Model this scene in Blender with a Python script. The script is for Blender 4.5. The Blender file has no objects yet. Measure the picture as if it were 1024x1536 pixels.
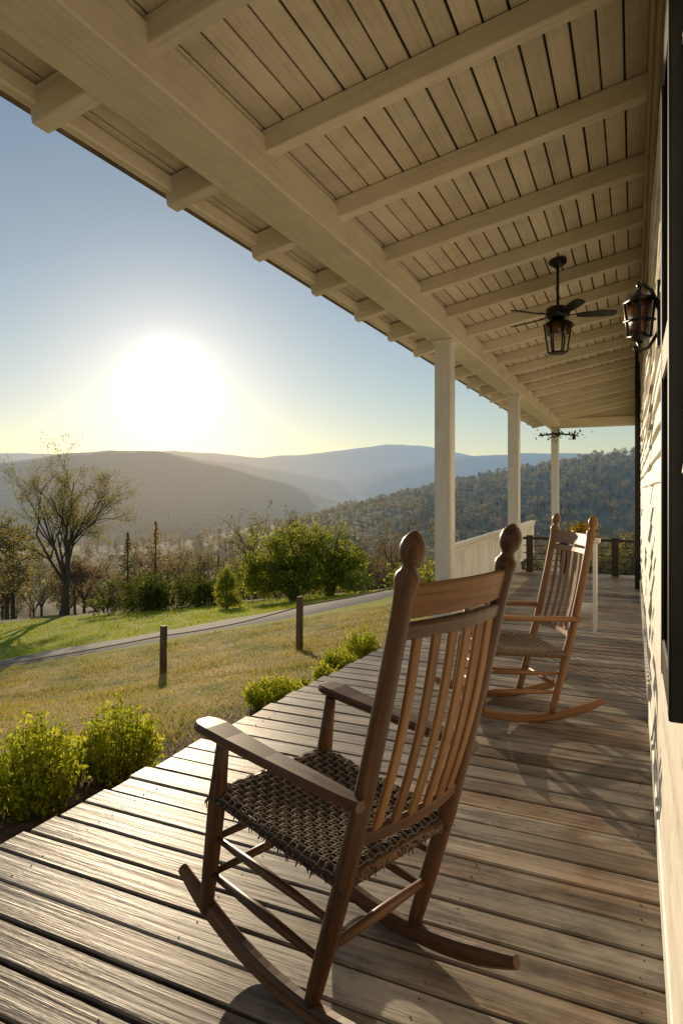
import bpy, math, random
import numpy as np
from mathutils import Vector, Matrix
random.seed(7); rng=np.random.default_rng(11)
S=bpy.context.scene
A=math.radians(24.5); CA,SA=math.cos(A),math.sin(A)
H=1.3
EL=math.radians(9.0); az=math.atan2(-.659,.799)
def W(r,d,z=0): return (CA*r-SA*d, SA*r+CA*d, z)

# ---------------------------------------------------------------- materials
def newmat(name):
    m=bpy.data.materials.new(name); m.use_nodes=True
    nt=m.node_tree; nt.nodes.clear()
    out=nt.nodes.new('ShaderNodeOutputMaterial')
    return m,nt,out
def N(nt,t,**k):
    n=nt.nodes.new(t)
    for a,b in k.items(): setattr(n,a,b)
    return n
def ramp(nt,fac,stops):
    n=nt.nodes.new('ShaderNodeValToRGB'); e=n.color_ramp.elements
    while len(e)<len(stops): e.new(0.5)
    for i,(p,c) in enumerate(stops):
        e[i].position=p; e[i].color=(c[0],c[1],c[2],1)
    nt.links.new(fac,n.inputs[0]); return n.outputs[0]
def mixc(nt,f,a,b,mode='MIX'):
    n=nt.nodes.new('ShaderNodeMix'); n.data_type='RGBA'; n.blend_type=mode
    for i,v in ((0,f),(6,a),(7,b)):
        if isinstance(v,bpy.types.NodeSocket): nt.links.new(v,n.inputs[i])
        elif isinstance(v,(int,float)): n.inputs[i].default_value=v
        else: n.inputs[i].default_value=(v[0],v[1],v[2],1)
    return n.outputs[2]
def math_(nt,op,a,b=0.0,c=None):
    n=nt.nodes.new('ShaderNodeMath'); n.operation=op
    for i,v in enumerate((a,b,c)):
        if v is None: continue
        if isinstance(v,bpy.types.NodeSocket): nt.links.new(v,n.inputs[i])
        else: n.inputs[i].default_value=v
    return n.outputs[0]
def noise(nt,vec,scale,detail=4,rough=.6):
    n=N(nt,'ShaderNodeTexNoise'); n.inputs['Scale'].default_value=scale
    n.inputs['Detail'].default_value=detail; n.inputs['Roughness'].default_value=rough
    if vec is not None: nt.links.new(vec,n.inputs['Vector'])
    return n.outputs['Fac']
def mapping(nt,vec,sc):
    n=N(nt,'ShaderNodeMapping'); n.inputs['Scale'].default_value=sc
    nt.links.new(vec,n.inputs['Vector']); return n.outputs[0]
def painted_haze(m,nt,out,shader):
    """aerial perspective painted into the surface as emission, by world position measured from the porch"""
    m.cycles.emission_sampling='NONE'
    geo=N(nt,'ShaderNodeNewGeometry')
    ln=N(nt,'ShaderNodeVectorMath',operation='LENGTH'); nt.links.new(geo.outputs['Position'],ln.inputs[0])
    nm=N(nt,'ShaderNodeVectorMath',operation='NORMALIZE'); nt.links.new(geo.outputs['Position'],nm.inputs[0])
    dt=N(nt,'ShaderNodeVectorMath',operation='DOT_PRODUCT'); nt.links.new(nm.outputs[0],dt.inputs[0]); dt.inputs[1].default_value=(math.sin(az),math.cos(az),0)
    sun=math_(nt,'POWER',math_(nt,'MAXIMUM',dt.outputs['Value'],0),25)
    col=mixc(nt,sun,(.34,.45,.54),(.74,.63,.48))  # emission colour standing in for lit air, warmer toward the sun
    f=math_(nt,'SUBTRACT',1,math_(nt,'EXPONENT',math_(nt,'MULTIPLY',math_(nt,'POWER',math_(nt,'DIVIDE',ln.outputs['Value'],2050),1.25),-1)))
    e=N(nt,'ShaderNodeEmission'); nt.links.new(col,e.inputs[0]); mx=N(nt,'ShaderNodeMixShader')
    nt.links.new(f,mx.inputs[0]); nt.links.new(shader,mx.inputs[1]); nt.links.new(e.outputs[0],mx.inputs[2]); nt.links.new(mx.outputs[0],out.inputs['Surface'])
def principled(nt,out,col,rough,bump=None,bs=.3,bd=.01,spec=.5,metal=0):
    p=N(nt,'ShaderNodeBsdfPrincipled')
    for nm,v in (('Base Color',col),('Roughness',rough)):
        if isinstance(v,bpy.types.NodeSocket): nt.links.new(v,p.inputs[nm])
        elif nm=='Roughness': p.inputs[nm].default_value=v
        else: p.inputs[nm].default_value=(v[0],v[1],v[2],1)
    p.inputs['Specular IOR Level'].default_value=spec
    p.inputs['Metallic'].default_value=metal
    if bump is not None:
        b=N(nt,'ShaderNodeBump'); b.inputs['Strength'].default_value=bs; b.inputs['Distance'].default_value=bd
        nt.links.new(bump,b.inputs['Height']); nt.links.new(b.outputs[0],p.inputs['Normal'])
    nt.links.new(p.outputs[0],out.inputs['Surface']); return p

def wood(name,c_dark,c_mid,c_light,rough=.5,grain=55,stretch=2.2,var=.35,bs=.5,bd=.002,spec=.4,weather=None):
    m,nt,out=newmat(name)
    at=N(nt,'ShaderNodeAttribute',attribute_name='gc'); pid=N(nt,'ShaderNodeAttribute',attribute_name='pid')
    g=noise(nt,mapping(nt,at.outputs['Vector'],(stretch,grain,grain)),1.0,5,.65)
    g2=noise(nt,mapping(nt,at.outputs['Vector'],(stretch*.5,grain*.25,grain*.25)),1.0,3,.5)
    f=math_(nt,'ADD',math_(nt,'MULTIPLY',g,.6),math_(nt,'MULTIPLY',g2,.4))
    col=ramp(nt,f,[(.33,c_dark),(.5,c_mid),(.66,c_light)])
    v=math_(nt,'ADD',math_(nt,'MULTIPLY',pid.outputs['Fac'],var),1-var*.5)
    geo=N(nt,'ShaderNodeNewGeometry')
    if weather:
        big=noise(nt,geo.outputs['Position'],2.3,4,.6)
        wf=math_(nt,'ADD',big,math_(nt,'MULTIPLY',math_(nt,'SUBTRACT',math_(nt,'FRACT',math_(nt,'MULTIPLY',pid.outputs['Fac'],7.7)),.5),.3))
        col=mixc(nt,ramp(nt,wf,[(.30,(0,0,0)),(.58,(1,1,1))]),col,weather)
        col=mixc(nt,.65,col,ramp(nt,f,[(.36,(.22,.21,.20)),(.55,(1.1,1.1,1.1))]),'MULTIPLY')
        st=noise(nt,mapping(nt,at.outputs['Vector'],(3,9,9)),1.0,5,.75)
        col=mixc(nt,.8,col,ramp(nt,st,[(.36,(.36,.33,.31)),(.52,(1,1,1))]),'MULTIPLY')
    hs=N(nt,'ShaderNodeHueSaturation'); nt.links.new(col,hs.inputs['Color']); nt.links.new(v,hs.inputs['Value'])
    col=hs.outputs[0]
    ro=math_(nt,'ADD',rough-.12,math_(nt,'MULTIPLY',g,.28))
    principled(nt,out,col,ro,f,bs,bd,spec)
    return m
def paint(name,col,rough=.5,dirt=(.4,.33,.22),amt=.35,sc=3):
    m,nt,out=newmat(name)
    geo=N(nt,'ShaderNodeNewGeometry'); at=N(nt,'ShaderNodeAttribute',attribute_name='gc'); pid=N(nt,'ShaderNodeAttribute',attribute_name='pid')
    n1=noise(nt,geo.outputs['Position'],sc,5,.7)
    g=noise(nt,mapping(nt,at.outputs['Vector'],(2,60,60)),1.0,4,.6)
    c=mixc(nt,math_(nt,'MULTIPLY',ramp(nt,n1,[(.45,(0,0,0)),(.75,(1,1,1))]),amt),col,dirt)
    c=mixc(nt,.4,c,ramp(nt,g,[(.35,(.70,.67,.62)),(.5,(1,1,1))]),'MULTIPLY')
    v=math_(nt,'ADD',math_(nt,'MULTIPLY',pid.outputs['Fac'],.2),.9)
    hs=N(nt,'ShaderNodeHueSaturation'); nt.links.new(c,hs.inputs['Color']); nt.links.new(v,hs.inputs['Value'])
    principled(nt,out,hs.outputs[0],rough,g,.35,.002,.35)
    return m
def foliage(name,dark,mid,light,trans=.45,sc=1.2,rnd=.0,brown=None,far=False):
    m,nt,out=newmat(name)
    geo=N(nt,'ShaderNodeNewGeometry'); pid=N(nt,'ShaderNodeAttribute',attribute_name='pid')
    n=noise(nt,geo.outputs['Position'],sc,2,.6)
    f=math_(nt,'ADD',math_(nt,'MULTIPLY',n,.6),math_(nt,'MULTIPLY',pid.outputs['Fac'],.4))
    c=ramp(nt,f,[(.25,dark),(.5,mid),(.75,light)])
    if brown:
        oi=N(nt,'ShaderNodeObjectInfo')
        c=mixc(nt,ramp(nt,oi.outputs['Random'],[(.4,(0,0,0)),(.85,(1,1,1))]),c,brown)
        hs=N(nt,'ShaderNodeHueSaturation'); nt.links.new(c,hs.inputs['Color'])
        r2=math_(nt,'FRACT',math_(nt,'MULTIPLY',oi.outputs['Random'],17.3))
        nt.links.new(math_(nt,'ADD',.6,math_(nt,'MULTIPLY',r2,.8)),hs.inputs['Value']); c=hs.outputs[0]
    d=N(nt,'ShaderNodeBsdfDiffuse'); t=N(nt,'ShaderNodeBsdfTranslucent'); mx=N(nt,'ShaderNodeMixShader')
    nt.links.new(c,d.inputs[0]); nt.links.new(c,t.inputs[0]); mx.inputs[0].default_value=trans
    nt.links.new(d.outputs[0],mx.inputs[1]); nt.links.new(t.outputs[0],mx.inputs[2])
    if far: painted_haze(m,nt,out,mx.outputs[0])
    else: nt.links.new(mx.outputs[0],out.inputs['Surface'])
    return m
def plain(name,col,rough=.5,metal=0,spec=.5,bsc=40,bs=.15):
    m,nt,out=newmat(name)
    geo=N(nt,'ShaderNodeNewGeometry'); n=noise(nt,geo.outputs['Position'],bsc,3)
    c=mixc(nt,n,(col[0]*.75,col[1]*.75,col[2]*.75),(col[0]*1.25,col[1]*1.25,col[2]*1.25))
    principled(nt,out,c,rough,n,bs,.002,spec,metal); return m

M_deck=wood('deck_wood',(.065,.042,.027),(.20,.13,.082),(.34,.235,.155),.46,45,1.5,.75,1.0,.006,.5,weather=(.33,.295,.25))
M_frame=wood('chair_frame_wood',(.035,.015,.007),(.105,.048,.021),(.18,.09,.042),.42,70,3,.25,.5,.0012,.35)
M_slat=wood('chair_slat_wood',(.11,.045,.016),(.22,.105,.038),(.31,.165,.065),.48,70,3,.35,.5,.0012,.25)
M_tan=wood('tan_chair_wood',(.13,.055,.022),(.28,.135,.055),(.40,.22,.10),.42,70,3,.3,.4,.001,.35)
M_greywood=wood('old_wood',(.06,.045,.03),(.14,.10,.07),(.22,.17,.12),.75,40,4,.3)
M_ceil=paint('ceiling_paint',(.78,.70,.55),.55,(.42,.33,.2),.5)
M_beam=paint('beam_paint',(.78,.71,.57),.5,(.46,.39,.25),.35)
M_white=paint('white_paint',(.83,.82,.78),.45,(.5,.43,.32),.22)
M_wall=paint('wall_paint',(.80,.76,.68),.5,(.42,.34,.22),.6,5)
M_dark=plain('dark_roof',(.03,.025,.02),.9)
M_black=plain('black_metal',(.012,.011,.010),.4,.3)
M_amber=plain('amber_glass',(.10,.045,.015),.15,0,.6,20,.05)
M_bark=plain('bark',(.12,.092,.068),.9,0,.2,8,.6)
M_weave=plain('weave_dark',(.050,.040,.032),.8,0,.3,120,.5)
M_weave2=plain('weave_tan',(.26,.20,.14),.8,0,.3,120,.5)
M_cord=plain('weave_cord',(.24,.185,.13),.85,0,.3,120,.5)
M_road=plain('asphalt',(.15,.15,.155),.9,0,.15,30,.3)

# ---------------------------------------------------------------- mesh builder
class MB:
    def __init__(s): s.v=[];s.f=[];s.g=[];s.p=[];s.sm=[]
    def sweep(s,pts,w,h,up=(0,0,1),ch=.003,pid=None,smooth=False,rot=None):
        pts=[Vector(p) for p in pts]; n=len(pts); pid=random.random() if pid is None else pid
        ws=w if isinstance(w,(list,tuple)) else [w]*n; hs=h if isinstance(h,(list,tuple)) else [h]*n
        L=random.random()*20; off=random.random()*30; base=len(s.v)
        for i,p in enumerate(pts):
            t=(pts[min(i+1,n-1)]-pts[max(i-1,0)]).normalized(); u=Vector(up)
            side=t.cross(u).normalized(); u2=side.cross(t).normalized()
            if i: L+=(pts[i]-pts[i-1]).length
            a,b=ws[i]/2,hs[i]/2; c=min(ch,a*.6,b*.6)
            sec=[(a-c,-b),(a,-b+c),(a,b-c),(a-c,b),(-a+c,b),(-a,b-c),(-a,-b+c),(-a+c,-b)]
            for x,y in sec:
                s.v.append(tuple(p+side*x+u2*y)); s.g.append((L,x+off,y+off)); s.p.append(pid)
        for i in range(n-1):
            for j in range(8):
                k=(j+1)%8; s.f.append((base+i*8+j,base+i*8+k,base+(i+1)*8+k,base+(i+1)*8+j)); s.sm.append(smooth)
        s.f.append(tuple(base+j for j in reversed(range(8)))); s.sm.append(False)
        s.f.append(tuple(base+(n-1)*8+j for j in range(8))); s.sm.append(False)
    def tube(s,pts,radii,n=12,pid=None):
        pts=[Vector(p) for p in pts]; m=len(pts); pid=random.random() if pid is None else pid
        rs=radii if isinstance(radii,(list,tuple)) else [radii]*m
        L=random.random()*20; off=random.random()*30; base=len(s.v)
        ref=None
        for i,p in enumerate(pts):
            t=(pts[min(i+1,m-1)]-pts[max(i-1,0)])
            t=t.normalized() if t.length>1e-9 else Vector((0,0,1))
            if ref is None:
                ref=Vector((1,0,0)) if abs(t.x)<.8 else Vector((0,1,0))
            a=(ref-t*ref.dot(t)).normalized(); ref=a; b=t.cross(a)
            if i: L+=(pts[i]-pts[i-1]).length
            for j in range(n):
                an=2*math.pi*j/n
                s.v.append(tuple(p+a*math.cos(an)*rs[i]+b*math.sin(an)*rs[i]))
                s.g.append((L,off+math.cos(an)*rs[i],off+math.sin(an)*rs[i])); s.p.append(pid)
        for i in range(m-1):
            for j in range(n):
                k=(j+1)%n; s.f.append((base+i*n+j,base+i*n+k,base+(i+1)*n+k,base+(i+1)*n+j)); s.sm.append(True)
        s.f.append(tuple(base+j for j in reversed(range(n)))); s.sm.append(False)
        s.f.append(tuple(base+(m-1)*n+j for j in range(n))); s.sm.append(False)
    def box(s,x0,x1,y0,y1,z0,z1,ch=.004,pid=None):
        dx,dy,dz=x1-x0,y1-y0,z1-z0; cx,cy,cz=(x0+x1)/2,(y0+y1)/2,(z0+z1)/2
        if dz>=dx and dz>=dy: s.sweep([(cx,cy,z0),(cx,cy,z1)],dx,dy,(0,1,0),ch,pid)
        elif dx>=dy: s.sweep([(x0,cy,cz),(x1,cy,cz)],dy,dz,(0,0,1),ch,pid)
        else: s.sweep([(cx,y0,cz),(cx,y1,cz)],dx,dz,(0,0,1),ch,pid)
    def build(s,name,mat,parent=None):
        return mk(name,s.v,s.f,mat,parent,s.g,s.p,s.sm)
def mk(name,v,f,mat,parent=None,g=None,p=None,sm=None,link=True):
    me=bpy.data.meshes.new(name)
    me.from_pydata([tuple(x) for x in v] if isinstance(v,list) else v.tolist(),[],f if isinstance(f,list) else f.tolist())
    if g is not None:
        a=me.attributes.new('gc','FLOAT_VECTOR','POINT'); a.data.foreach_set('vector',np.array(g,dtype=np.float32).ravel())
    if p is not None:
        a=me.attributes.new('pid','FLOAT','POINT'); a.data.foreach_set('value',np.array(p,dtype=np.float32))
    if sm is not None: me.polygons.foreach_set('use_smooth',np.array(sm,dtype=bool))
    for mm in (mat if isinstance(mat,list) else [mat]): me.materials.append(mm)
    me.update()
    if not link: return me
    o=bpy.data.objects.new(name,me); S.collection.objects.link(o)
    if parent: o.parent=parent
    return o
def empty(name,loc=(0,0,0)):
    o=bpy.data.objects.new(name,None); o.location=loc; S.collection.objects.link(o); return o

# ---------------------------------------------------------------- terrain
aD=np.array([-500,0,3,6,10,15,18,30,40,55,70,120,250,600,1500,8000.])
aZ=np.array([-.5,-.38,-.34,-.62,-1.1,-1.55,-1.85,-3.7,-5.1,-8.5,-12,-22,-37,-52,-58,-60.])
tD=np.array([-500,3,9,18,30,40,80,8000.]); tZ=np.array([0,0,.165,.175,.10,.08,.03,0.])
def gauss(x,s): return np.exp(-(x/s)**2/2)
_ph=rng.uniform(0,6.28,(40,)); _an=rng.uniform(0,6.28,(40,))
def fbm(r,d,base,oct=5):
    o=0; amp=1
    for i in range(oct):
        f=1/base*2**i
        for k in range(2):
            j=i*2+k; o=o+amp*np.sin((r*np.cos(_an[j])+d*np.sin(_an[j]))*f*6.28+_ph[j]+1.3*np.sin((r*np.cos(_an[j+15])+d*np.sin(_an[j+15]))*f*3.1+_ph[j+15]))
        amp*=.5
    return o/3
def height(r,d):
    r=np.asarray(r,float); d=np.asarray(d,float)
    z=np.interp(d,aD,aZ)+np.interp(d,tD,tZ)*np.clip(r,-40,3)
    rr=np.hypot(r,d)
    z=z+fbm(r,d,60,4)*np.clip((rr-45)/150,0,1)*2.5+fbm(r,d,5,3)*.03*np.clip((rr-5)/5,0,1)
    p=np.interp(r,[-400,-160,-60,0,118,250,400,700,1500],[-60,-52,-40,-24,4,28,46,60,60])
    rel=np.maximum(p+55,0)*np.where(d<620,gauss(d-620,210),gauss(d-620,300))
    fade=np.clip((d-60)/140,0,1); z=z+rel*fade*fade*(3-2*fade)
    pa=np.interp(r,[-3000,-1300,-1000,-800,-640,-534,-430,-285,-150,-20,150,400],[60,75,50,68,88,98,92,58,22,-18,-50,-60])
    z=np.maximum(z,-60+(pa+60+fbm(r,d,350,4)*5)*np.where(d<1550,gauss(d-1550,330),gauss(d-1550,500)))
    pm_=np.interp(r,[-1200,-500,-200,0,200,420,800,1500],[120,150,105,70,115,150,170,160])
    z=np.maximum(z,-60+(pm_+30+fbm(r,d,500,4)*8)*np.where(d<2400,gauss(d-2400,330),gauss(d-2400,500)))
    pb=np.interp(r,[-6000,-2600,-2100,-1500,-882,-408,-100,230,450,686,904,1500,2500,5000],[150,190,215,190,212,178,205,245,235,190,170,150,190,150])
    z=np.maximum(z,-60+(pb+60+fbm(r,d,900,5)*12)*np.where(d<3500,gauss(d-3500,550),gauss(d-3500,900)))
    return z
th=np.concatenate([np.linspace(-180,-52,60,endpoint=False),np.linspace(-52,52,760,endpoint=False),np.linspace(52,180,60,endpoint=False)])
th=np.radians(th); rad=np.concatenate([[.3],np.geomspace(1,9000,215)])
T,R=np.meshgrid(th,rad); rr=R*np.sin(T); dd=R*np.cos(T); zz=height(rr,dd)
X=CA*rr-SA*dd; Y=SA*rr+CA*dd
V=np.stack([X,Y,zz],-1).reshape(-1,3); nt_=len(th); nr=len(rad)
i,j=np.meshgrid(np.arange(nr-1),np.arange(nt_),indexing='ij'); j2=(j+1)%nt_
F=np.stack([i*nt_+j,(i+1)*nt_+j,(i+1)*nt_+j2,i*nt_+j2],-1).reshape(-1,4)[:,::-1]
m,nt,out=newmat('terrain')
geo=N(nt,'ShaderNodeNewGeometry'); pos=geo.outputs['Position']
vr=N(nt,'ShaderNodeVectorRotate'); vr.rotation_type='Z_AXIS'; vr.inputs['Angle'].default_value=-A; nt.links.new(pos,vr.inputs['Vector'])
sx=N(nt,'ShaderNodeSeparateXYZ'); nt.links.new(vr.outputs[0],sx.inputs[0]); dep=sx.outputs['Y']
sw=N(nt,'ShaderNodeSeparateXYZ'); nt.links.new(pos,sw.inputs[0])
n1=noise(nt,pos,1.3,5,.7); n2=noise(nt,pos,14,4,.7); n3=noise(nt,pos,.35,3,.6)
dry=ramp(nt,n1,[(.36,(.10,.14,.028)),(.47,(.29,.24,.07)),(.62,(.50,.35,.13))])
dry=mixc(nt,.5,dry,ramp(nt,n2,[(.3,(.5,.5,.5)),(.7,(1.4,1.4,1.4))]),'MULTIPLY')
lawn=mixc(nt,n3,(.19,.27,.02),(.42,.44,.04)); lawn=mixc(nt,.4,lawn,ramp(nt,n2,[(.3,(.6,.6,.6)),(.7,(1.3,1.3,1.3))]),'MULTIPLY')
dirt=ramp(nt,n2,[(.3,(.035,.023,.015)),(.7,(.18,.125,.085))])
def step(v,a,b,n=None,amp=0):
    if n is not None: v=math_(nt,'ADD',v,math_(nt,'MULTIPLY',math_(nt,'SUBTRACT',n,.5),amp))
    mr=N(nt,'ShaderNodeMapRange'); mr.inputs[1].default_value=a; mr.inputs[2].default_value=b; nt.links.new(v,mr.inputs[0]); return mr.outputs[0]
c=mixc(nt,step(sw.outputs['X'],-3.5,-3.1,n1,.9),dry,dirt)
c=mixc(nt,step(dep,13,17.5,n1,2),c,lawn)
scrub=ramp(nt,noise(nt,pos,.25,4,.7),[(.3,(.05,.048,.02)),(.5,(.12,.11,.04)),(.7,(.21,.19,.07))])
c=mixc(nt,step(dep,33,40,n3,10),c,scrub)
fo=ramp(nt,noise(nt,pos,.06,6,.75),[(.35,(.035,.042,.014)),(.5,(.10,.10,.035)),(.65,(.18,.16,.055))])
fld=ramp(nt,noise(nt,pos,.0045,2,.4),[(.49,(0,0,0)),(.52,(1,1,1))])
lowz=step(sw.outputs['Z'],-20,-35)
c2=mixc(nt,math_(nt,'MULTIPLY',fld,lowz),fo,(.44,.42,.11))
c=mixc(nt,step(dep,140,220,n3,60),c,c2)
bmp=N(nt,'ShaderNodeBump'); bmp.inputs['Strength'].default_value=.7; bmp.inputs['Distance'].default_value=.04; nt.links.new(n2,bmp.inputs['Height'])
b2=N(nt,'ShaderNodeBump'); b2.inputs['Strength'].default_value=1; nt.links.new(noise(nt,pos,.05,5,.75),b2.inputs['Height']); nt.links.new(bmp.outputs[0],b2.inputs['Normal'])
nt.links.new(math_(nt,'MULTIPLY',step(dep,150,300),14),b2.inputs['Distance'])
p=principled(nt,out,c,.95,None,spec=.1); nt.links.new(b2.outputs[0],p.inputs['Normal']); painted_haze(m,nt,out,p.outputs[0])
mk('ground_terrain',V,F,m,sm=np.ones(len(F),bool))

# road
rp=[(-60,9),(-45,11),(-30,13.4),(-18,15.2),(-9,16.6),(-4,17),(-1.2,17.4),(1.2,19),(4,23),(9,29),(18,36)]
def catmull(P,k=12):
    P=[np.array(p,float) for p in P]; P=[2*P[0]-P[1]]+P+[2*P[-1]-P[-2]]; o=[]
    for i in range(1,len(P)-2):
        for t in np.linspace(0,1,k,endpoint=False):
            a,b,c_,d_=P[i-1:i+3]; o.append(.5*((2*b)+(-a+c_)*t+(2*a-5*b+4*c_-d_)*t*t+(-a+3*b-3*c_+d_)*t**3))
    o.append(P[-2]); return o
cp=catmull(rp); v=[];f=[]; K=7
for i,q in enumerate(cp):
    t=cp[min(i+1,len(cp)-1)]-cp[max(i-1,0)]; t/=np.linalg.norm(t); nn=np.array([-t[1],t[0]])
    for k in range(K):
        o=(k/(K-1)-.5)*3.0; e=q+nn*o; v.append(W(e[0],e[1],float(height(e[0],e[1]))+(.06 if 0<k<K-1 else .0)))
    if i:
        for k in range(K-1):
            b=(i-1)*K+k; f.append((b,b+1,b+K+1,b+K))
mk('road',v,f,M_road,sm=[True]*len(f))

# ---------------------------------------------------------------- deck
def edgeX(y): return -2.22+.066*y if y<6.5 else -1.79
db=MB(); y=-1.6; bw=.128
while y<10.6:
    yc=y+bw/2; x0=edgeX(yc)+random.uniform(-.018,.018); zz_=random.uniform(-.0025,.0025); gp=random.uniform(.007,.013)
    xs=[x0,x0+.7,x0+1.4,.12]
    db.sweep([(x,yc+random.uniform(-.0015,.0015),-.018+zz_) for x in xs],bw-gp,.036,(0,0,1),.005)
    y+=bw
deck=empty('porch_deck'); db.build('deck_boards',M_deck,deck)
rb=MB(); rb.sweep([(edgeX(-1.6)+.05,-1.6,-.14),(edgeX(6.5)+.05,6.5,-.14),(-1.74,10.55,-.14)],.035,.2)
rb.box(-1.74,.1,10.52,10.56,-.24,-.04)
for xx in (-1.5,-.9,-.3): rb.box(xx-.02,xx+.02,-1.6,10.5,-.2,-.04)
for yy in (0,3,6.3,10.4):
    rb.box(-1.78,-1.66,yy-.06,yy+.06,-1.2,-.04); rb.box(-.1,.02,yy-.06,yy+.06,-1.2,-.04)
rb.build('deck_frame',M_greywood,deck)
nb=MB(); y=-1.6+bw/2
while y<5.5:
    for xx in (-1.9,-1.2,-.5,.02):
        if xx>edgeX(y)+.05:
            for dy in (-.035,.035):
                a,b=xx+random.uniform(-.008,.008),y+dy+random.uniform(-.005,.005)
                nb.tube([(a,b,-.003),(a,b,.0012)],.0026,6)
    y+=bw
nb.build('deck_nails',M_black,deck)

# ---------------------------------------------------------------- porch roof
roof=empty('porch_roof'); SL=.185
def zc(x): return 3.035+SL*(x+1.6)
cb=MB(); x=-2.245
while x<.16:
    w_=.105
    cb.sweep([(x+w_/2+random.uniform(-.001,.001),yy,zc(x+w_/2)+.010+random.uniform(-.0015,.0015)) for yy in (-1.8,1,4,7,10,13,16.4)],w_-random.uniform(.006,.011),.018,(-SL,0,1),.003)
    x+=w_
cb.build('ceiling_boards',M_ceil,roof)
rf=MB(); rf.sweep([(-2.27,7.3,zc(-2.27)+.04),(.4,7.3,zc(.4)+.04)],18.2,.03); rf.build('roof_deck',M_dark,roof)
raf=MB(); k=-4; ry=[]
while True:
    yy=1.86+.815*k; k+=1
    if yy>16: break
    ry.append(yy)
    raf.sweep([(-1.62,yy,zc(-1.62)-.058),(.1,yy,zc(.1)-.058)],.075,.11,(0,0,1),.005)
    raf.sweep([(-2.2,yy,zc(-2.2)-.085),(-1.885,yy,zc(-1.885)-.085)],.085,.15,(0,0,1),.006)
raf.build('rafters',M_beam,roof)
bm_=MB(); bm_.box(-1.88,-1.60,-1.8,16.4,2.80,3.0,.008)
bm_.box(-1.915,-1.883,-1.8,16.4,2.835,2.965,.004)
bm_.box(-2.215,-2.155,-1.8,16.4,2.835,2.915,.008)
bm_.box(-1.598,.1,16.25,16.4,2.80,3.02,.005); bm_.build('beam',M_beam,roof)
gb=MB(); gb.box(-1.6,.1,16.3,16.36,3.022,3.5,.002); gb.build('gable_board',M_beam,roof)
gt=MB(); gt.box(-2.262,-2.222,-1.8,16.4,2.84,2.915,.012); gt.build('gutter',M_greywood,roof)
for n_,(yy,zb) in enumerate(((6.3,0),(10.4,0),(16.25,-2.0),(-1.5,0))):
    pb_=MB(); X0=-1.728
    pb_.sweep([(X0,yy,zb+.0),(X0,yy,2.80)],.17,.17,(0,1,0),.012)
    pb_.sweep([(X0,yy,2.755),(X0,yy,2.797)],.205,.205,(0,1,0),.006)
    pb_.sweep([(X0,yy,zb+.002),(X0,yy,zb+.12)],.20,.20,(0,1,0),.008)
    pb_.build('porch_post',M_white)

wr=MB()
for (ya,yb) in ((6.40,10.30),(10.50,12.6)):
    wr.box(-1.775,-1.695,ya,yb,.68,.725,.01); wr.box(-1.76,-1.71,ya,yb,.635,.677,.004); wr.box(-1.76,-1.71,ya,yb,.09,.14,.006)
    yy=ya+.06
    while yy<yb-.03:
        wr.box(-1.75,-1.72,yy-.016,yy+.016,.14,.635,.003); yy+=.1
wr.build('porch_railing',M_white)
dr=MB()
for xx in (-1.5,-.98,-.25): dr.box(xx-.05,xx+.05,10.45,10.55,-.5,.58,.01)
dr.box(-1.6,.08,10.46,10.54,.515,.555,.008)
for z_ in (.10,.20,.30,.42): dr.tube([(-1.6,10.5,z_),(.08,10.5,z_)],.007,6)
dr.build('deck_railing',plain('dark_wood',(.04,.032,.025),.7))

# ---------------------------------------------------------------- house
house=empty('house')
wb=MB(); z_=.12
while z_<2.72:
    rkk=random.Random(int(z_*100))
    wb.sweep([(.104+rkk.uniform(-.008,.006),yy,z_+.058+rkk.uniform(-.004,.004)) for yy in np.arange(-2,16.5,.45)],.022,.125,(.14,0,1),.004)
    z_+=.11
wb.build('siding',M_wall,house)
w2=MB(); w2.box(.125,.3,-2,16.4,-.6,3.5); w2.box(.075,.122,-2,16.4,-.0,.13,.006); w2.build('wall_core',M_wall,house)
w3=MB(); w3.box(.075,.122,-2,16.4,2.74,2.98,.006); w3.box(.06,.124,-2,16.4,2.985,3.30,.006); w3.build('wall_header',wood('header_wood',(.14,.11,.06),(.30,.23,.14),(.42,.34,.22),.6,40,3,.3),house)
w4=MB()
w4.box(.015,.085,9.3,9.42,0,3.2,.01)
def shutter(y0,y1,z0,z1):
    w4.box(.058,.090,y0,y0+.05,z0,z1,.004); w4.box(.058,.090,y1-.05,y1,z0,z1,.004)
    for (a,b) in ((z0,z0+.08),((z0+z1)/2-.04,(z0+z1)/2+.04),(z1-.08,z1)): w4.box(.059,.089,y0+.05,y1-.05,a,b,.004)
    for (a,b) in ((z0+.08,(z0+z1)/2-.04),((z0+z1)/2+.04,z1-.08)): w4.box(.071,.088,y0+.05,y1-.05,a,b,.002)
shutter(1.3,1.68,.88,2.30); shutter(-.2,.26,.88,2.30)
w4.build('shutters',M_black,house)
w5=MB()
for (a,b) in ((.3,1.1),):
    w5.box(.072,.09,a,a+.08,.90,2.22,.003); w5.box(.072,.09,b-.08,b,.90,2.22,.003); w5.box(.070,.09,a,b,2.22,2.3,.004); w5.box(.068,.09,a,b,.84,.90,.006)
    w5.box(.078,.092,a+.08,b-.08,1.52,1.56,.003); w5.box(.079,.092,(a+b)/2-.015,(a+b)/2+.015,.90,2.22,.003)
w5.build('window_frames',M_white,house)
w6=MB()
for (a,b) in ((.38,1.02),): w6.box(.082,.0895,a,b,.90,2.22,.0005)
w6.build('window_glass',plain('glass',(.02,.025,.03),.05,0,.8,2,.02),house)

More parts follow.
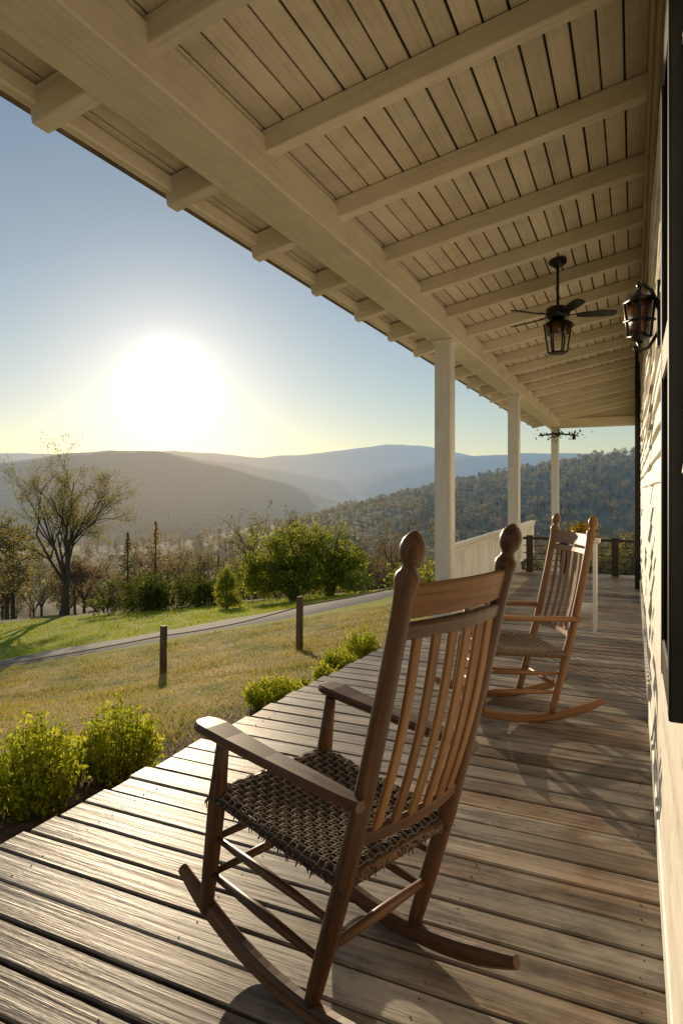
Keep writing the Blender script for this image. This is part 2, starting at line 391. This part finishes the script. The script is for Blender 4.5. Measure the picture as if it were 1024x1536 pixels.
# wall lantern
wl=empty('wall_lantern'); a=MB(); Y0=2.62; Z0=1.945; k_=.86; XL=.02
a.sweep([(.085,Y0,Z0-.12),(.085,Y0,Z0+.12)],.055,.014,(1,0,0),.003)
a.tube([(.085,Y0,Z0+.02),(.06,Y0,Z0+.09),(XL+.01,Y0,Z0+.12),(XL,Y0,Z0+.10)],.008,8)
a.tube([(.085,Y0,Z0-.06),(.05,Y0,Z0-.12),(XL,Y0,Z0-.13),(XL-.02,Y0,Z0-.115)],.006,8)
def T_(z,r,n=4):a.tube([(XL,Y0,Z0+q*k_) for q in z],[q*k_ for q in r],n)
T_((.15,.135,.12),(.004,.014,.008),8)
T_((.12,.10,.085,.06),(.006,.02,.05,.068)); T_((-.11,-.095,-.085),(.015,.045,.052)); T_((-.14,-.11),(.004,.014),8)
for dx,dy in ((1,0),(0,1),(-1,0),(0,-1)): a.tube([(XL+dx*.044*k_,Y0+dy*.044*k_,Z0-.09*k_),(XL+dx*.06*k_,Y0+dy*.06*k_,Z0+.065*k_)],.005,6)
a.tube([(XL,Y0,Z0-.02),(XL,Y0,Z0-.012)],[.056,.056],4)
a.build('lantern_frame',M_black,wl)
a=MB(); T_((-.085,.062),(.036,.05)); a.build('lantern_glass',M_amber,wl)

# ceiling fan with lantern
cf=empty('ceiling_fan'); a=MB(); fx,fy=-.577,5.62; zt=zc(fx)
a.tube([(fx,fy,zt),(fx,fy,zt-.03),(fx,fy,zt-.055),(fx,fy,zt-.07)],[.075,.072,.04,.018],16)
a.tube([(fx,fy,zt-.06),(fx,fy,zt-.40)],.011,10)
zh=zt-.44
a.tube([(fx,fy,zh+.06),(fx,fy,zh+.05),(fx,fy,zh+.03),(fx,fy,zh-.03),(fx,fy,zh-.05),(fx,fy,zh-.06)],[.02,.06,.095,.10,.08,.05],18)
for k in range(5):
    an=math.radians(72*k+10); u=Vector((math.cos(an),math.sin(an),0)); c0=Vector((fx,fy,zh-.03))
    a.sweep([c0+u*.09,c0+u*.17+Vector((0,0,.01))],.02,.006,(0,0,1),.001)
    sd=Vector((-u.y,u.x,0))
    a.sweep([c0+u*.15,c0+u*.20,c0+u*.36,c0+u*.44,c0+u*.46],[.05,.08,.10,.085,.03],.008,(sd*.25+Vector((0,0,1))),.002)
zl=zh-.06
a.tube([(fx,fy,zl),(fx,fy,zl-.02),(fx,fy,zl-.03)],[.03,.10,.115],6)
a.tube([(fx,fy,zl-.27),(fx,fy,zl-.285)],[.075,.07],6)
for k in range(6):
    an=math.radians(60*k); a.tube([(fx+.11*math.cos(an),fy+.11*math.sin(an),zl-.03),(fx+.074*math.cos(an),fy+.074*math.sin(an),zl-.28)],.007,6)
a.build('fan_body',M_black,cf)
a=MB(); a.tube([(fx,fy,zl-.035),(fx,fy,zl-.13)],[.10,.088],6); a.build('lantern_shade',M_amber,cf)

# ---------------------------------------------------------------- chairs
def chair(name,ox,oy,ang,w=.40,L=.32,sc=1.0,nsl=6,mf=None,ms=None,mw=None,tail=.33):
    mf=mf or M_frame; ms=ms or M_slat; mw=mw or M_weave
    F_=Vector((math.cos(ang),math.sin(ang),0)); Wv=Vector((math.sin(ang),-math.cos(ang),0)); O=Vector((ox,oy,0))
    def P(a,b,z): return O+(F_*a+Wv*b+Vector((0,0,z)))*sc
    def back(z): return -L*(z-.055)/1.15-.02*math.sin(min(z,1.2)/1.2*math.pi)
    def fl(z): return .435-.085*(z-.09)/.52
    root=empty(name); fr=MB(); sl=MB(); h=w/2
    for s_ in (-1,1):
        prof=[(.05,.019),(.10,.022),(.25,.0245),(.38,.024),(.42,.026),(.46,.024),(.62,.0235),(.85,.0225),(1.0,.022),(1.05,.0225),(1.08,.024),(1.10,.027),(1.113,.0285),(1.122,.026),(1.130,.019),(1.139,.0155),(1.146,.018),(1.152,.023),(1.165,.0275),(1.18,.0285),(1.195,.024),(1.207,.015),(1.213,.006),(1.215,.001)]
        fr.tube([P(back(z),s_*h,z) for z,_ in prof],[r*sc for _,r in prof],16)
        fr.tube([P(fl(z),s_*(h+.01),z) for z in (.08,.2,.38,.43,.5,.62)],[r*sc for r in (.019,.023,.025,.026,.022,.017)],14)
        a0=back(.6)
        pts=[];ws=[];hh=[]
        for t,wd,zz in ((0,.035,.603),(.08,.05,.606),(.25,.062,.612),(.5,.066,.618),(.75,.078,.628),(.88,.086,.636),(.95,.080,.637),(.985,.062,.637),(1,.035,.636)):
            pts.append(P(a0-.02+(.415-a0+.02)*t,s_*(h+.028+.012*t),zz)); ws.append(wd*sc); hh.append(.026*sc)
        fr.sweep(pts,ws,hh,(0,0,1),.008,smooth=False)
        pts=[];ws=[];hh=[]
        for k in range(25):
            a_=-tail+k*(.58+tail)/24; z_=(a_-.09)**2/2.15+.026
            e=min(1,(k+1.2)/4,(25-k+.2)/4); pts.append(P(a_,s_*h,z_)); ws.append(.038*sc*(.6+.4*e)); hh.append(.050*sc*(.5+.5*e))
        fr.sweep(pts,ws,hh,(0,0,1),.010,smooth=False)
        for z_,r in ((.17,.011),(.28,.010)):
            p0=P(back(z_),s_*h,z_-.0); p1=P(fl(z_+.03),s_*(h+.01),z_+.03); mid=(p0+p1)/2
            fr.tube([p0,mid,p1],[r*sc*.8,r*sc*1.35,r*sc*.8],10)
        fr.tube([P(back(.385),s_*h,.385),P(.385,s_*(h+.01),.425)],.017*sc,10)
    for z_ in (.19,.30):
        p0,p1=P(fl(z_),-h,z_),P(fl(z_),h,z_); fr.tube([p0,(p0+p1)/2,p1],[.009*sc,.014*sc,.009*sc],10)
    p0,p1=P(back(.2),-h,.2),P(back(.2),h,.2); fr.tube([p0,(p0+p1)/2,p1],[.010*sc,.015*sc,.010*sc],10)
    fr.tube([P(.385,-h-.01,.425),P(.385,h+.01,.425)],.019*sc,10)
    fr.tube([P(back(.385),-h,.385),P(back(.385),h,.385)],.017*sc,10)
    zl,zu=(.50,.995)
    def bow(b): return -.028*(1-(b/h)**2)
    def rail(mb,z0,hh_,th,extra=0):
        pts=[P(back(z0)+bow(h*t)*extra,h*t,z0) for t in np.linspace(-1,1,9)]
        mb.sweep(pts,th*sc,[hh_*sc]*9,(-F_*L/1.15+Vector((0,0,1))),.004)
    rail(fr,zu,.036,.022,1)
    rail(fr,zl,.034,.022,1); rail(sl,1.062,.078,.017,1)
    for k in range(nsl):
        b=h*(-1+2*(k+.95)/(nsl+.9)); 
        pts=[P(back(z)+bow(b)-.012*math.sin((z-zl)/(zu-zl)*math.pi),b,z) for z in np.linspace(zl+.01,zu-.01,8)]
        sl.sweep([p for p in pts],.011*sc,.031*sc,Wv,.003)
    fr.build('frame',mf,root)
    sl.build('slats',ms,root)
    we=MB(); co=MB(); n=21; rk=random.Random(3)
    a0,a1=back(.385)-.012,.405
    def seatp(u,v,dz=0):
        aa=a0+(a1-a0)*u; bb=(v*2-1)*(h+.022+.012*u); sag=-.03*math.sin(math.pi*u)*math.sin(math.pi*v)
        edge=-.018*max(0,(abs(v*2-1)-.9)/.1)-.018*max(0,(abs(u*2-1)-.92)/.08)
        return P(aa,bb,.408+.04*u+sag+edge+dz)
    for i_ in range(n):
        c_=(i_+.5)/n
        for o_,per in ((0,0),(1,1)):
            pts=[]
            for k in range(n*2+1):
                t=k/(n*2); wv=.0028*math.sin(math.pi*(t*n+i_+per+.5)); cc=c_+rk.uniform(-.002,.002)
                pts.append(seatp(t,cc,wv) if o_==0 else seatp(cc,t,wv))
            we.sweep(pts,.0195*sc,.004*sc,(0,0,1),.0015,pid=rk.random())
            co.tube([p+Vector((0,0,.0028)) for p in pts[::1]],.0019*sc,5)
    for k in range(320):
        e=rk.random(); sd=rk.choice([0,1,2,3])
        u,v_=(e,rk.choice([0,1])) if sd<2 else (rk.choice([0,0,1]),e)
        p0=seatp(u,v_,.002); dr_=Vector((rk.uniform(-1,1),rk.uniform(-1,1),rk.uniform(-1.2,.3))).normalized()*rk.uniform(.006,.022)
        (we if k%3 else co).tube([p0,p0+dr_*.6,p0+dr_+Vector((0,0,-.006))],[.003*sc,.0022*sc,.001*sc],4)
    we.sweep([seatp(u,.5,-.010) for u in (.02,.25,.5,.75,.98)],(w)*sc,.006*sc,(0,0,1),.001)
    we.build('woven_seat',mw,root); co.build('seat_cord',M_cord,root)
    return root
an=math.radians(160); wv=Vector((math.sin(an),-math.cos(an)))
chair('rocking_chair',-.715+wv.x*.2,1.39+wv.y*.2,an,w=.40)
chair('rocking_chair',-.54,3.95,math.radians(212),w=.47,L=.27,sc=.95,mf=M_tan,ms=M_tan,mw=M_weave2)
ps=empty('plant_stand'); a=MB(); px,py=-.42,6.3
for dx in (-.1,.1):
    for dy in (-.1,.1): a.box(px+dx-.016,px+dx+.016,py+dy-.016,py+dy+.016,0,.82,.003)
a.box(px-.14,px+.14,py-.14,py+.14,.82,.85,.005)
for dy in (-.1,.1): a.box(px-.084,px+.084,py+dy-.01,py+dy+.01,.2,.24,.003)
for dx in (-.1,.1): a.box(px+dx-.01,px+dx+.01,py-.084,py+.084,.2,.24,.003)
a.build('stand',M_white,ps)

# ---------------------------------------------------------------- vegetation helpers
def leafmesh(pts,size,asp=.55,jit=.4,up=0.0):
    n=len(pts); a=rng.normal(size=(n,3)); a[:,2]+=up; a/=np.linalg.norm(a,axis=1)[:,None]
    b=rng.normal(size=(n,3)); b-=a*(a*b).sum(1)[:,None]; b/=np.linalg.norm(b,axis=1)[:,None]
    s=size*(1+rng.uniform(-jit,jit,n))[:,None]
    v=np.stack([pts-a*s*.5,pts+b*s*asp*.5,pts+a*s*.5,pts-b*s*asp*.5],1).reshape(-1,3)
    return v,np.arange(n*4).reshape(-1,4),np.repeat(rng.uniform(0,1,n),4)
def crown(lobes,ncl,nl,cs,size,flat=.8):
    out=[]
    for (c,rad_) in lobes:
        c=np.array(c);rad_=np.array(rad_); k=ncl
        d_=rng.normal(size=(k,3)); d_/=np.linalg.norm(d_,axis=1)[:,None]
        q=c+d_*rad_*(rng.uniform(.35,1,k)**.6)[:,None]*(1+.12*np.sin(d_[:,:1]*7+d_[:,1:2]*5))
        for w_ in q:
            e=rng.normal(size=(nl,3))*cs*rng.uniform(.5,1.3)*np.array([1,1,flat]); out.append(w_+e)
    return np.concatenate(out)
def vcombine(parts):
    V_=[];F_=[];P_=[];mi=[];o=0
    for (v,f,p,m_) in parts:
        V_.append(v)
        for q in f: F_.append(tuple(int(x)+o for x in q))
        P_.append(p); mi+= [m_]*len(f); o+=len(v)
    return np.concatenate(V_),F_,np.concatenate(P_),mi
def treemesh(name,mats,leaf,trunk,link=False,parent=None):
    parts=[(np.array(trunk.v),trunk.f,np.array(trunk.p),0)] if trunk and trunk.v else []
    if leaf is not None: parts.append((leaf[0],leaf[1],leaf[2],1))
    V_,F_,P_,mi=vcombine(parts)
    r=mk(name,V_,F_,mats,parent,p=P_,link=link); me=r.data if link else r
    me.polygons.foreach_set('material_index',np.array(mi,dtype=np.int32)); me.update()
    return r
def branch(mb,p,dirv,length,rad,depth,tips,rk,nseg=4,spread=.6,kids=(3,4),gr=.04,shr=.68,sides=6):
    pts=[p.copy()];rs=[rad];d_=dirv.normalized()
    for k in range(nseg):
        d_=(d_+Vector((rk.gauss(0,.12),rk.gauss(0,.12),rk.gauss(0,.08)+gr))).normalized()
        p=p+d_*length/nseg; pts.append(p.copy()); rs.append(rad*(1-(k+1)/nseg*.5))
    mb.tube(pts,rs,max(3,sides))
    if depth<=1: tips+=pts[1:]
    if depth==0: return
    for k in range(rk.randint(*kids)):
        t=rk.uniform(.35,1.0); q=pts[min(nseg,max(1,int(round(t*nseg))))]
        ax=Vector((rk.gauss(0,1),rk.gauss(0,1),rk.gauss(0,.5))).normalized()
        nd=(d_+ax*spread*rk.uniform(.7,1.3)).normalized()
        branch(mb,q.copy(),nd,length*shr*rk.uniform(.75,1.15),rad*.5*rk.uniform(.8,1.1),depth-1,tips,rk,3,spread,kids,gr,shr,max(3,sides-1))

M_leafB=foliage('bright_shrub_leaf',(.17,.23,.012),(.44,.48,.03),(.66,.62,.08),.6,9)
M_leafG=foliage('green_tree_leaf',(.11,.14,.02),(.31,.34,.045),(.52,.50,.09),.6,.7)
M_leafS=foliage('spring_leaf',(.20,.18,.05),(.34,.30,.09),(.48,.40,.15),.55,.7)
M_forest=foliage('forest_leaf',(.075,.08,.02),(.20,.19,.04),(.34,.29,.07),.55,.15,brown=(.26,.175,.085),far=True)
M_hedge=foliage('hedge_leaf',(.035,.05,.012),(.11,.13,.024),(.20,.21,.045),.5,1.0)
M_grass=foliage('grass_blade',(.20,.23,.035),(.42,.36,.085),(.62,.47,.16),.5,1.1)
M_lawn=foliage('lawn_blade',(.20,.27,.02),(.40,.43,.035),(.55,.52,.06),.5,.8)
def gz(r,d): return float(height(r,d))

rk=random.Random(21); mb=MB(); tips=[]
br,bd=-17.3,40.0; z0=gz(br,bd)-.1; base=Vector(W(br,bd,z0))
mb.tube([base,base+Vector((.02,.05,.8)),base+Vector((.1,0,2.0))],[.34,.25,.20],10)
top=base+Vector((.1,0,2.0))
for k in range(8):
    an_=k*2*math.pi/8+rk.uniform(-.3,.3); tl=rk.uniform(.15,.6)
    branch(mb,top+Vector((0,0,-.6+.12*k)),Vector((math.cos(an_)*tl,math.sin(an_)*tl,1)),rk.uniform(3.3,4.4),.11,5,tips,rk,4,.60,(3,3),.035,.66,7)
tp=np.array([tuple(t) for t in tips]); 
sel=tp[rng.integers(0,len(tp),18000)]+rng.normal(size=(18000,3))*.16
treemesh('bare_tree',[M_bark,M_leafS],leafmesh(sel,.088,.6),mb,True)

def ctree(name,r,d,lobes,h,mat,ncl,nl,cs,size,trunk=.2):
    z=gz(r,d); o=np.array(W(r,d,z-.1)); mb=MB()
    for (c,rad_) in lobes:
        c=np.array(c); mb.tube([tuple(o),tuple(o+c*np.array([.25,.25,.4])),tuple(o+c)],[trunk,trunk*.7,trunk*.25],8)
        for q in range(7):
            e=rng.normal(size=3); e/=np.linalg.norm(e); mb.tube([tuple(o+c*np.array([.5,.5,.6])),tuple(o+c+e*np.array(rad_)*.8)],[trunk*.35,.02],5)
    ls=[(o+np.array(c),r_) for c,r_ in lobes]
    pts=crown(ls,ncl,nl,cs,size)
    pts=pts[pts[:,2]>z+.1]
    return treemesh(name,[M_bark,mat],leafmesh(pts,size),mb,True)
def WL(r,d): return CA*r-SA*d, SA*r+CA*d
def lob(dr,dz,rx,rz,dd_=0): x,y=WL(dr,dd_); return ((x,y,dz),(rx,rx,rz))
ctree('green_tree',-2.2,31,[lob(-1.2,2.0,1.4,1.4),lob(-.1,2.5,1.35,1.35,.3),lob(-1.6,1.2,1.0,.9,-.4),lob(.0,1.2,1.3,1.0,-.3)],4.4,M_leafG,110,34,.20,.13)
ctree('green_tree',-.6,32,[lob(.1,2.3,1.4,1.5),lob(.8,1.5,1.0,1.2,.3),lob(-.5,1.5,1.3,1.3,-.3)],4.2,M_leafG,110,34,.20,.13)
ctree('juniper_bush',-5.2,29,[lob(0,.9,.5,.75),lob(0,1.45,.36,.55),lob(.1,.45,.5,.4)],1.9,M_leafG,60,45,.11,.07,.06)
hv=[];
for k in range(14):
    r=-13+k*.5+rng.uniform(-.3,.3); d=36+rng.uniform(-1.5,3); z=gz(r,d); s_=rng.uniform(.7,1.4)
    x_,y_=WL(r,d); hv.append(crown([((x_,y_,z+.8*s_),(1.0*s_,1.0*s_,.95*s_))],30,26,.24,.14))
hv=np.concatenate(hv); v,f,p=leafmesh(hv,.16); mk('hedge',v,f,M_hedge,p=p)
hv=[]
for k in range(7):
    r=1.0+k*1.2+rng.uniform(-.3,.3); d=27+rng.uniform(-3,5); z=gz(r,d); s_=rng.uniform(.4,.8)
    x_,y_=WL(r,d); hv.append(crown([((x_,y_,z+.6*s_),(1.0*s_,1.0*s_,.8*s_))],30,26,.22,.12))
hv=np.concatenate(hv); v,f,p=leafmesh(hv,.13); mk('hedge',v,f,M_leafG,p=p)

def shrub(r,d,w_,h_,n=60,ls=.035):
    z=gz(r,d); o=np.array(W(r,d,z)); st=MB(); pts=[]
    for k in range(n):
        an_=rng.uniform(0,6.28); rr_=w_*.5*math.sqrt(rng.uniform(0,1)); b=o+np.array([math.cos(an_)*rr_*.6,math.sin(an_)*rr_*.6,-.02])
        hh=h_*(1-.5*(rr_/(w_*.5))**2)*rng.uniform(.7,1.12); t=o+np.array([math.cos(an_)*rr_*1.1,math.sin(an_)*rr_*1.1,hh])
        st.tube([tuple(b),tuple((b+t)/2+rng.normal(size=3)*.01),tuple(t)],[.004,.003,.0015],4)
        m_=46; u=rng.uniform(.15,1.0,m_)[:,None]; pts.append(b+(t-b)*u+rng.normal(size=(m_,3))*ls*.62)
    pts=np.concatenate(pts); return treemesh('garden_shrub',[M_leafG,M_leafB],leafmesh(pts,ls,.45,.4,.8),st,True)
for (r,d,w_,h_,n) in ((-1.62,3.4,.48,.50,80),(-1.36,3.95,.46,.50,75),(-1.95,3.45,.3,.25,40),(-1.66,3.85,.22,.22,26),(-.62,5.75,.50,.28,70),(-.02,7.3,.42,.30,50),(.22,8.0,.5,.4,60),(-.14,6.7,.3,.2,30),(-1.9,3.0,.3,.3,40),(-.35,6.2,.2,.14,20)):
    shrub(r,d,w_,h_,n)
def blades(name,n,u0,u1,d0,d1,pw,h0,h1,wk,mat,cond):
    uu=rng.uniform(u0,u1,n); dd_=d0+(d1-d0)*rng.uniform(0,1,n)**pw; r_=uu*dd_
    x_=CA*r_-SA*dd_; y_=SA*r_+CA*dd_
    pm=np.sin(x_*2.1+1.7*np.sin(y_*1.3))*np.sin(y_*1.9+x_*.7)
    keep=cond(r_,dd_,x_,y_)&(rng.uniform(-1.3,1,n)<pm+.45)
    r_,dd_,x_,y_,pm=r_[keep],dd_[keep],x_[keep],y_[keep],pm[keep]; n=len(r_); z_=height(r_,dd_)
    hh=rng.uniform(h0,h1,n)*(1+.8*np.clip(pm,0,1)); ang_=rng.uniform(0,6.28,n); ww=rng.uniform(.002,.004,n)*(1+dd_*wk)
    ln=rng.normal(size=(n,2))*hh[:,None]*.6
    P0=np.stack([x_-np.cos(ang_)*ww,y_-np.sin(ang_)*ww,z_-.01],1); P1=np.stack([x_+np.cos(ang_)*ww,y_+np.sin(ang_)*ww,z_-.01],1); P2=np.stack([x_+ln[:,0],y_+ln[:,1],z_+hh],1)
    mk(name,np.stack([P0,P1,P2],1).reshape(-1,3),np.arange(n*3).reshape(-1,3),mat,p=np.repeat(rng.uniform(0,1,n),3))
blades('grass',75000,-.75,.35,3,15,1.2,.02,.06,.12,M_grass,lambda r,d,x,y:(x<np.where(y<6.5,-2.22+.066*y,-1.79)-.85-rng.uniform(0,.9,len(x))**2))
cpa=np.array(cp)
def offroad(r,d,x,y):
    yr=np.interp(r,cpa[:,0],cpa[:,1]); return d>yr+1.9
blades('lawn_grass',50000,-.75,.1,16,36,1.0,.04,.10,.10,M_lawn,offroad)
# fence
fe=empty('rope_fence'); a=MB(); pts=[]
for (r,d,h_) in ((-7.6,10.6,.74),(-2.78,10,.74),(-.655,10,.84),(2.1,12.5,.85)):
    z=gz(r,d); w_=W(r,d,0); a.tube([(w_[0],w_[1],z-.1),(w_[0],w_[1],z+h_*.5),(w_[0]+.01,w_[1],z+h_-.02),(w_[0]+.01,w_[1],z+h_)],[.058,.055,.055,.045],10)
    pts.append(Vector((w_[0],w_[1],z+h_-.14)))
a.build('fence_posts',M_greywood,fe)
a=MB()
a.tube([pts[2].lerp(pts[3],t)+Vector((0,0,-.08*math.sin(math.pi*t))) for t in np.linspace(0,1,10)],.014,6)
for q in (0,1): a.tube([pts[q].lerp(pts[q+1],t)+Vector((0,0,-.02-.05*math.sin(math.pi*t))) for t in np.linspace(0,1,10)],.010,5)
a.build('rope',M_cord,fe)
o=np.array([px,py,.93]); e=rng.normal(size=(260,3))*np.array([.06,.06,.035]); v,f,p=leafmesh(o+e,.045,.8)
a=MB(); a.tube([(px,py,.85),(px,py,.87),(px,py,.93)],[.07,.09,.11],14); a.build('basket',M_slat,ps)
mk('flowers',v,f,foliage('flower',(.10,.13,.02),(.5,.33,.03),(.6,.42,.05),.3,20),ps,p=p)
a=MB(); a.tube([(-2.1,16.15,2.62),(-1.73,16.15,2.66),(-1.2,16.15,2.60)],.02,6); a.tube([(-1.3,16.15,2.61),(-1.3,16.15,2.5)],.05,6)
e=rng.normal(size=(90,3))*np.array([.3,.05,.05])+np.array([-1.65,16.13,2.62]); treemesh('hanging_plant',[M_black,M_hedge],leafmesh(e,.08),a,True)

# forest variants: full ones near, lighter ones far
def variant(k,far):
    rk=random.Random(50+k); mb=MB(); tips=[]; h_=rk.uniform(7.5,10.5); q_=.33 if far else 1; ls=1.7 if far else 1
    if k<3:
        mb.tube([(0,0,-1),(0,0,h_*.35)],[.22,.15],5)
        for q in range(5):
            an_=q*1.256+rk.uniform(-.3,.3); branch(mb,Vector((0,0,h_*.3)),Vector((math.cos(an_)*.5,math.sin(an_)*.5,1)),h_*.34,.09,2 if far else 3,tips,rk,3,.6,(2,4),.03,.66,4)
        n_=int(1300*q_); tp=np.array([tuple(t) for t in tips]); sel=tp[rng.integers(0,len(tp),n_)]+rng.normal(size=(n_,3))*(.4 if far else .28); lf=leafmesh(sel,.24*ls,.45)
    elif k<6:
        mb.tube([(0,0,-1),(0,0,h_*.7)],[.22,.08],5); L_=[]
        for q in range(5):
            L_.append(((rk.uniform(-1.5,1.5),rk.uniform(-1.5,1.5),h_*rk.uniform(.42,.82)),(rk.uniform(1.1,1.9),rk.uniform(1.1,1.9),rk.uniform(1.2,1.9))))
        lf=leafmesh(crown(L_,22,int(14*q_),.36,.3),.38*ls)
    else:
        mb.tube([(0,0,-1),(0,0,h_)],[.2,.03],5); q=[]
        for z_ in np.linspace(1.2,h_,26):
            R_=(h_-z_)/h_*2.1+.1; m_=int((18+46*R_/2)*q_); t=rng.uniform(0,6.28,m_); rr_=R_*rng.uniform(.2,1,m_); q.append(np.stack([np.cos(t)*rr_,np.sin(t)*rr_,z_-rr_*.25+rng.normal(size=m_)*.1],1))
        lf=leafmesh(np.concatenate(q),.34*ls,.45)
    return treemesh('forest_tree_%d'%k,[M_bark,M_forest],lf,mb)
var=[variant(k,False) for k in range(7)]; varf=[variant(k,True) for k in range(7)]
forest=empty('forest')
cnt=0
def put(r,d,s_,k=None):
    global cnt
    k=random.choice([0,1,2,0,1,2,3,4,5,3,4,6]) if k is None else k
    o=bpy.data.objects.new('tree',(varf if d>230 else var)[k]); S.collection.objects.link(o); o.parent=forest
    o.location=W(r,d,gz(r,d)-.3); o.rotation_euler=(0,0,random.uniform(0,6.28)); q=s_*random.uniform(.9,1.15); o.scale=(q*random.uniform(.9,1.2),q*random.uniform(.9,1.2),q); cnt+=1
def fieldmask(r,d): return fbm(r+300,d,240,2)>.42
for _ in range(330):
    d=random.uniform(48,150)**1.0; u=random.uniform(-.75,.75)
    if u>-.1 and d<60: d+=12
    put(u*d,d,random.uniform(.5,.85))
for _ in range(900):
    d=math.sqrt(random.uniform(130**2,420**2)); u=random.uniform(-.72,.72)
    if fieldmask(u*d,d) and u<.05: continue
    put(u*d,d,random.uniform(.6,1.0))
for _ in range(1900):
    d=math.sqrt(random.uniform(380**2,800**2)); u=random.uniform(-.1,.75)
    put(u*d,d,random.uniform(.65,1.0),random.choice([0,3,4,5,3,4,5]))
for _ in range(500):
    d=math.sqrt(random.uniform(400**2,1000**2)); u=random.uniform(-.7,-.05)
    if fieldmask(u*d,d): continue
    put(u*d,d,random.uniform(.8,1.2),random.choice([3,4,5]))

# ---------------------------------------------------------------- light, sky, camera
w=bpy.data.worlds.new('World'); S.world=w; w.use_nodes=True; nt=w.node_tree
sd=Vector((math.sin(az)*math.cos(EL),math.cos(az)*math.cos(EL),math.sin(EL)))
bg=nt.nodes['Background']; sk=nt.nodes.new('ShaderNodeTexSky'); sk.sky_type='NISHITA'; sk.sun_disc=False
sk.sun_elevation=EL; sk.sun_rotation=az; sk.air_density=1.0; sk.dust_density=.17; sk.ozone_density=1.5; sk.altitude=0
gm=nt.nodes.new('ShaderNodeGamma'); gm.inputs[1].default_value=.78
nt.links.new(sk.outputs[0],gm.inputs[0])
# hazy aureole of the low sun (a function of the angle from the real sun direction)
tc=nt.nodes.new('ShaderNodeTexCoord'); dp=nt.nodes.new('ShaderNodeVectorMath'); dp.operation='DOT_PRODUCT'
nt.links.new(tc.outputs['Generated'],dp.inputs[0]); dp.inputs[1].default_value=tuple(sd)
one=math_(nt,'SUBTRACT',1.0,dp.outputs['Value'])
g1=math_(nt,'MULTIPLY',math_(nt,'EXPONENT',math_(nt,'MULTIPLY',one,-1200)),20)
g2=math_(nt,'MULTIPLY',math_(nt,'EXPONENT',math_(nt,'MULTIPLY',one,-130)),1.8)
gc=mixc(nt,1.0,(1,.92,.76),(1,1,1),'MULTIPLY')
vm=nt.nodes.new('ShaderNodeVectorMath'); vm.operation='SCALE'; nt.links.new(gc,vm.inputs[0]); nt.links.new(math_(nt,'ADD',g1,g2),vm.inputs['Scale'])
va=nt.nodes.new('ShaderNodeVectorMath'); va.operation='ADD'; nt.links.new(gm.outputs[0],va.inputs[0]); nt.links.new(vm.outputs[0],va.inputs[1])
nt.links.new(va.outputs[0],bg.inputs[0]); bg.inputs[1].default_value=.15
l=bpy.data.lights.new('sun','SUN'); l.energy=5; l.angle=math.radians(.35); l.color=(1,.79,.53)
lo=bpy.data.objects.new('sun',l); lo.rotation_euler=sd.to_track_quat('Z','Y').to_euler(); S.collection.objects.link(lo)
cam=bpy.data.cameras.new('camera'); co=bpy.data.objects.new('camera',cam); S.collection.objects.link(co)
cam.sensor_fit='VERTICAL'; cam.sensor_height=36; cam.lens=22.5; cam.shift_y=-33/1536; cam.clip_start=.02; cam.clip_end=20000
co.location=(0,0,H); co.rotation_euler=(math.radians(90),0,A); S.camera=co
S.view_settings.view_transform='Standard'; S.view_settings.look='None'; S.view_settings.exposure=0
print('trees',cnt)
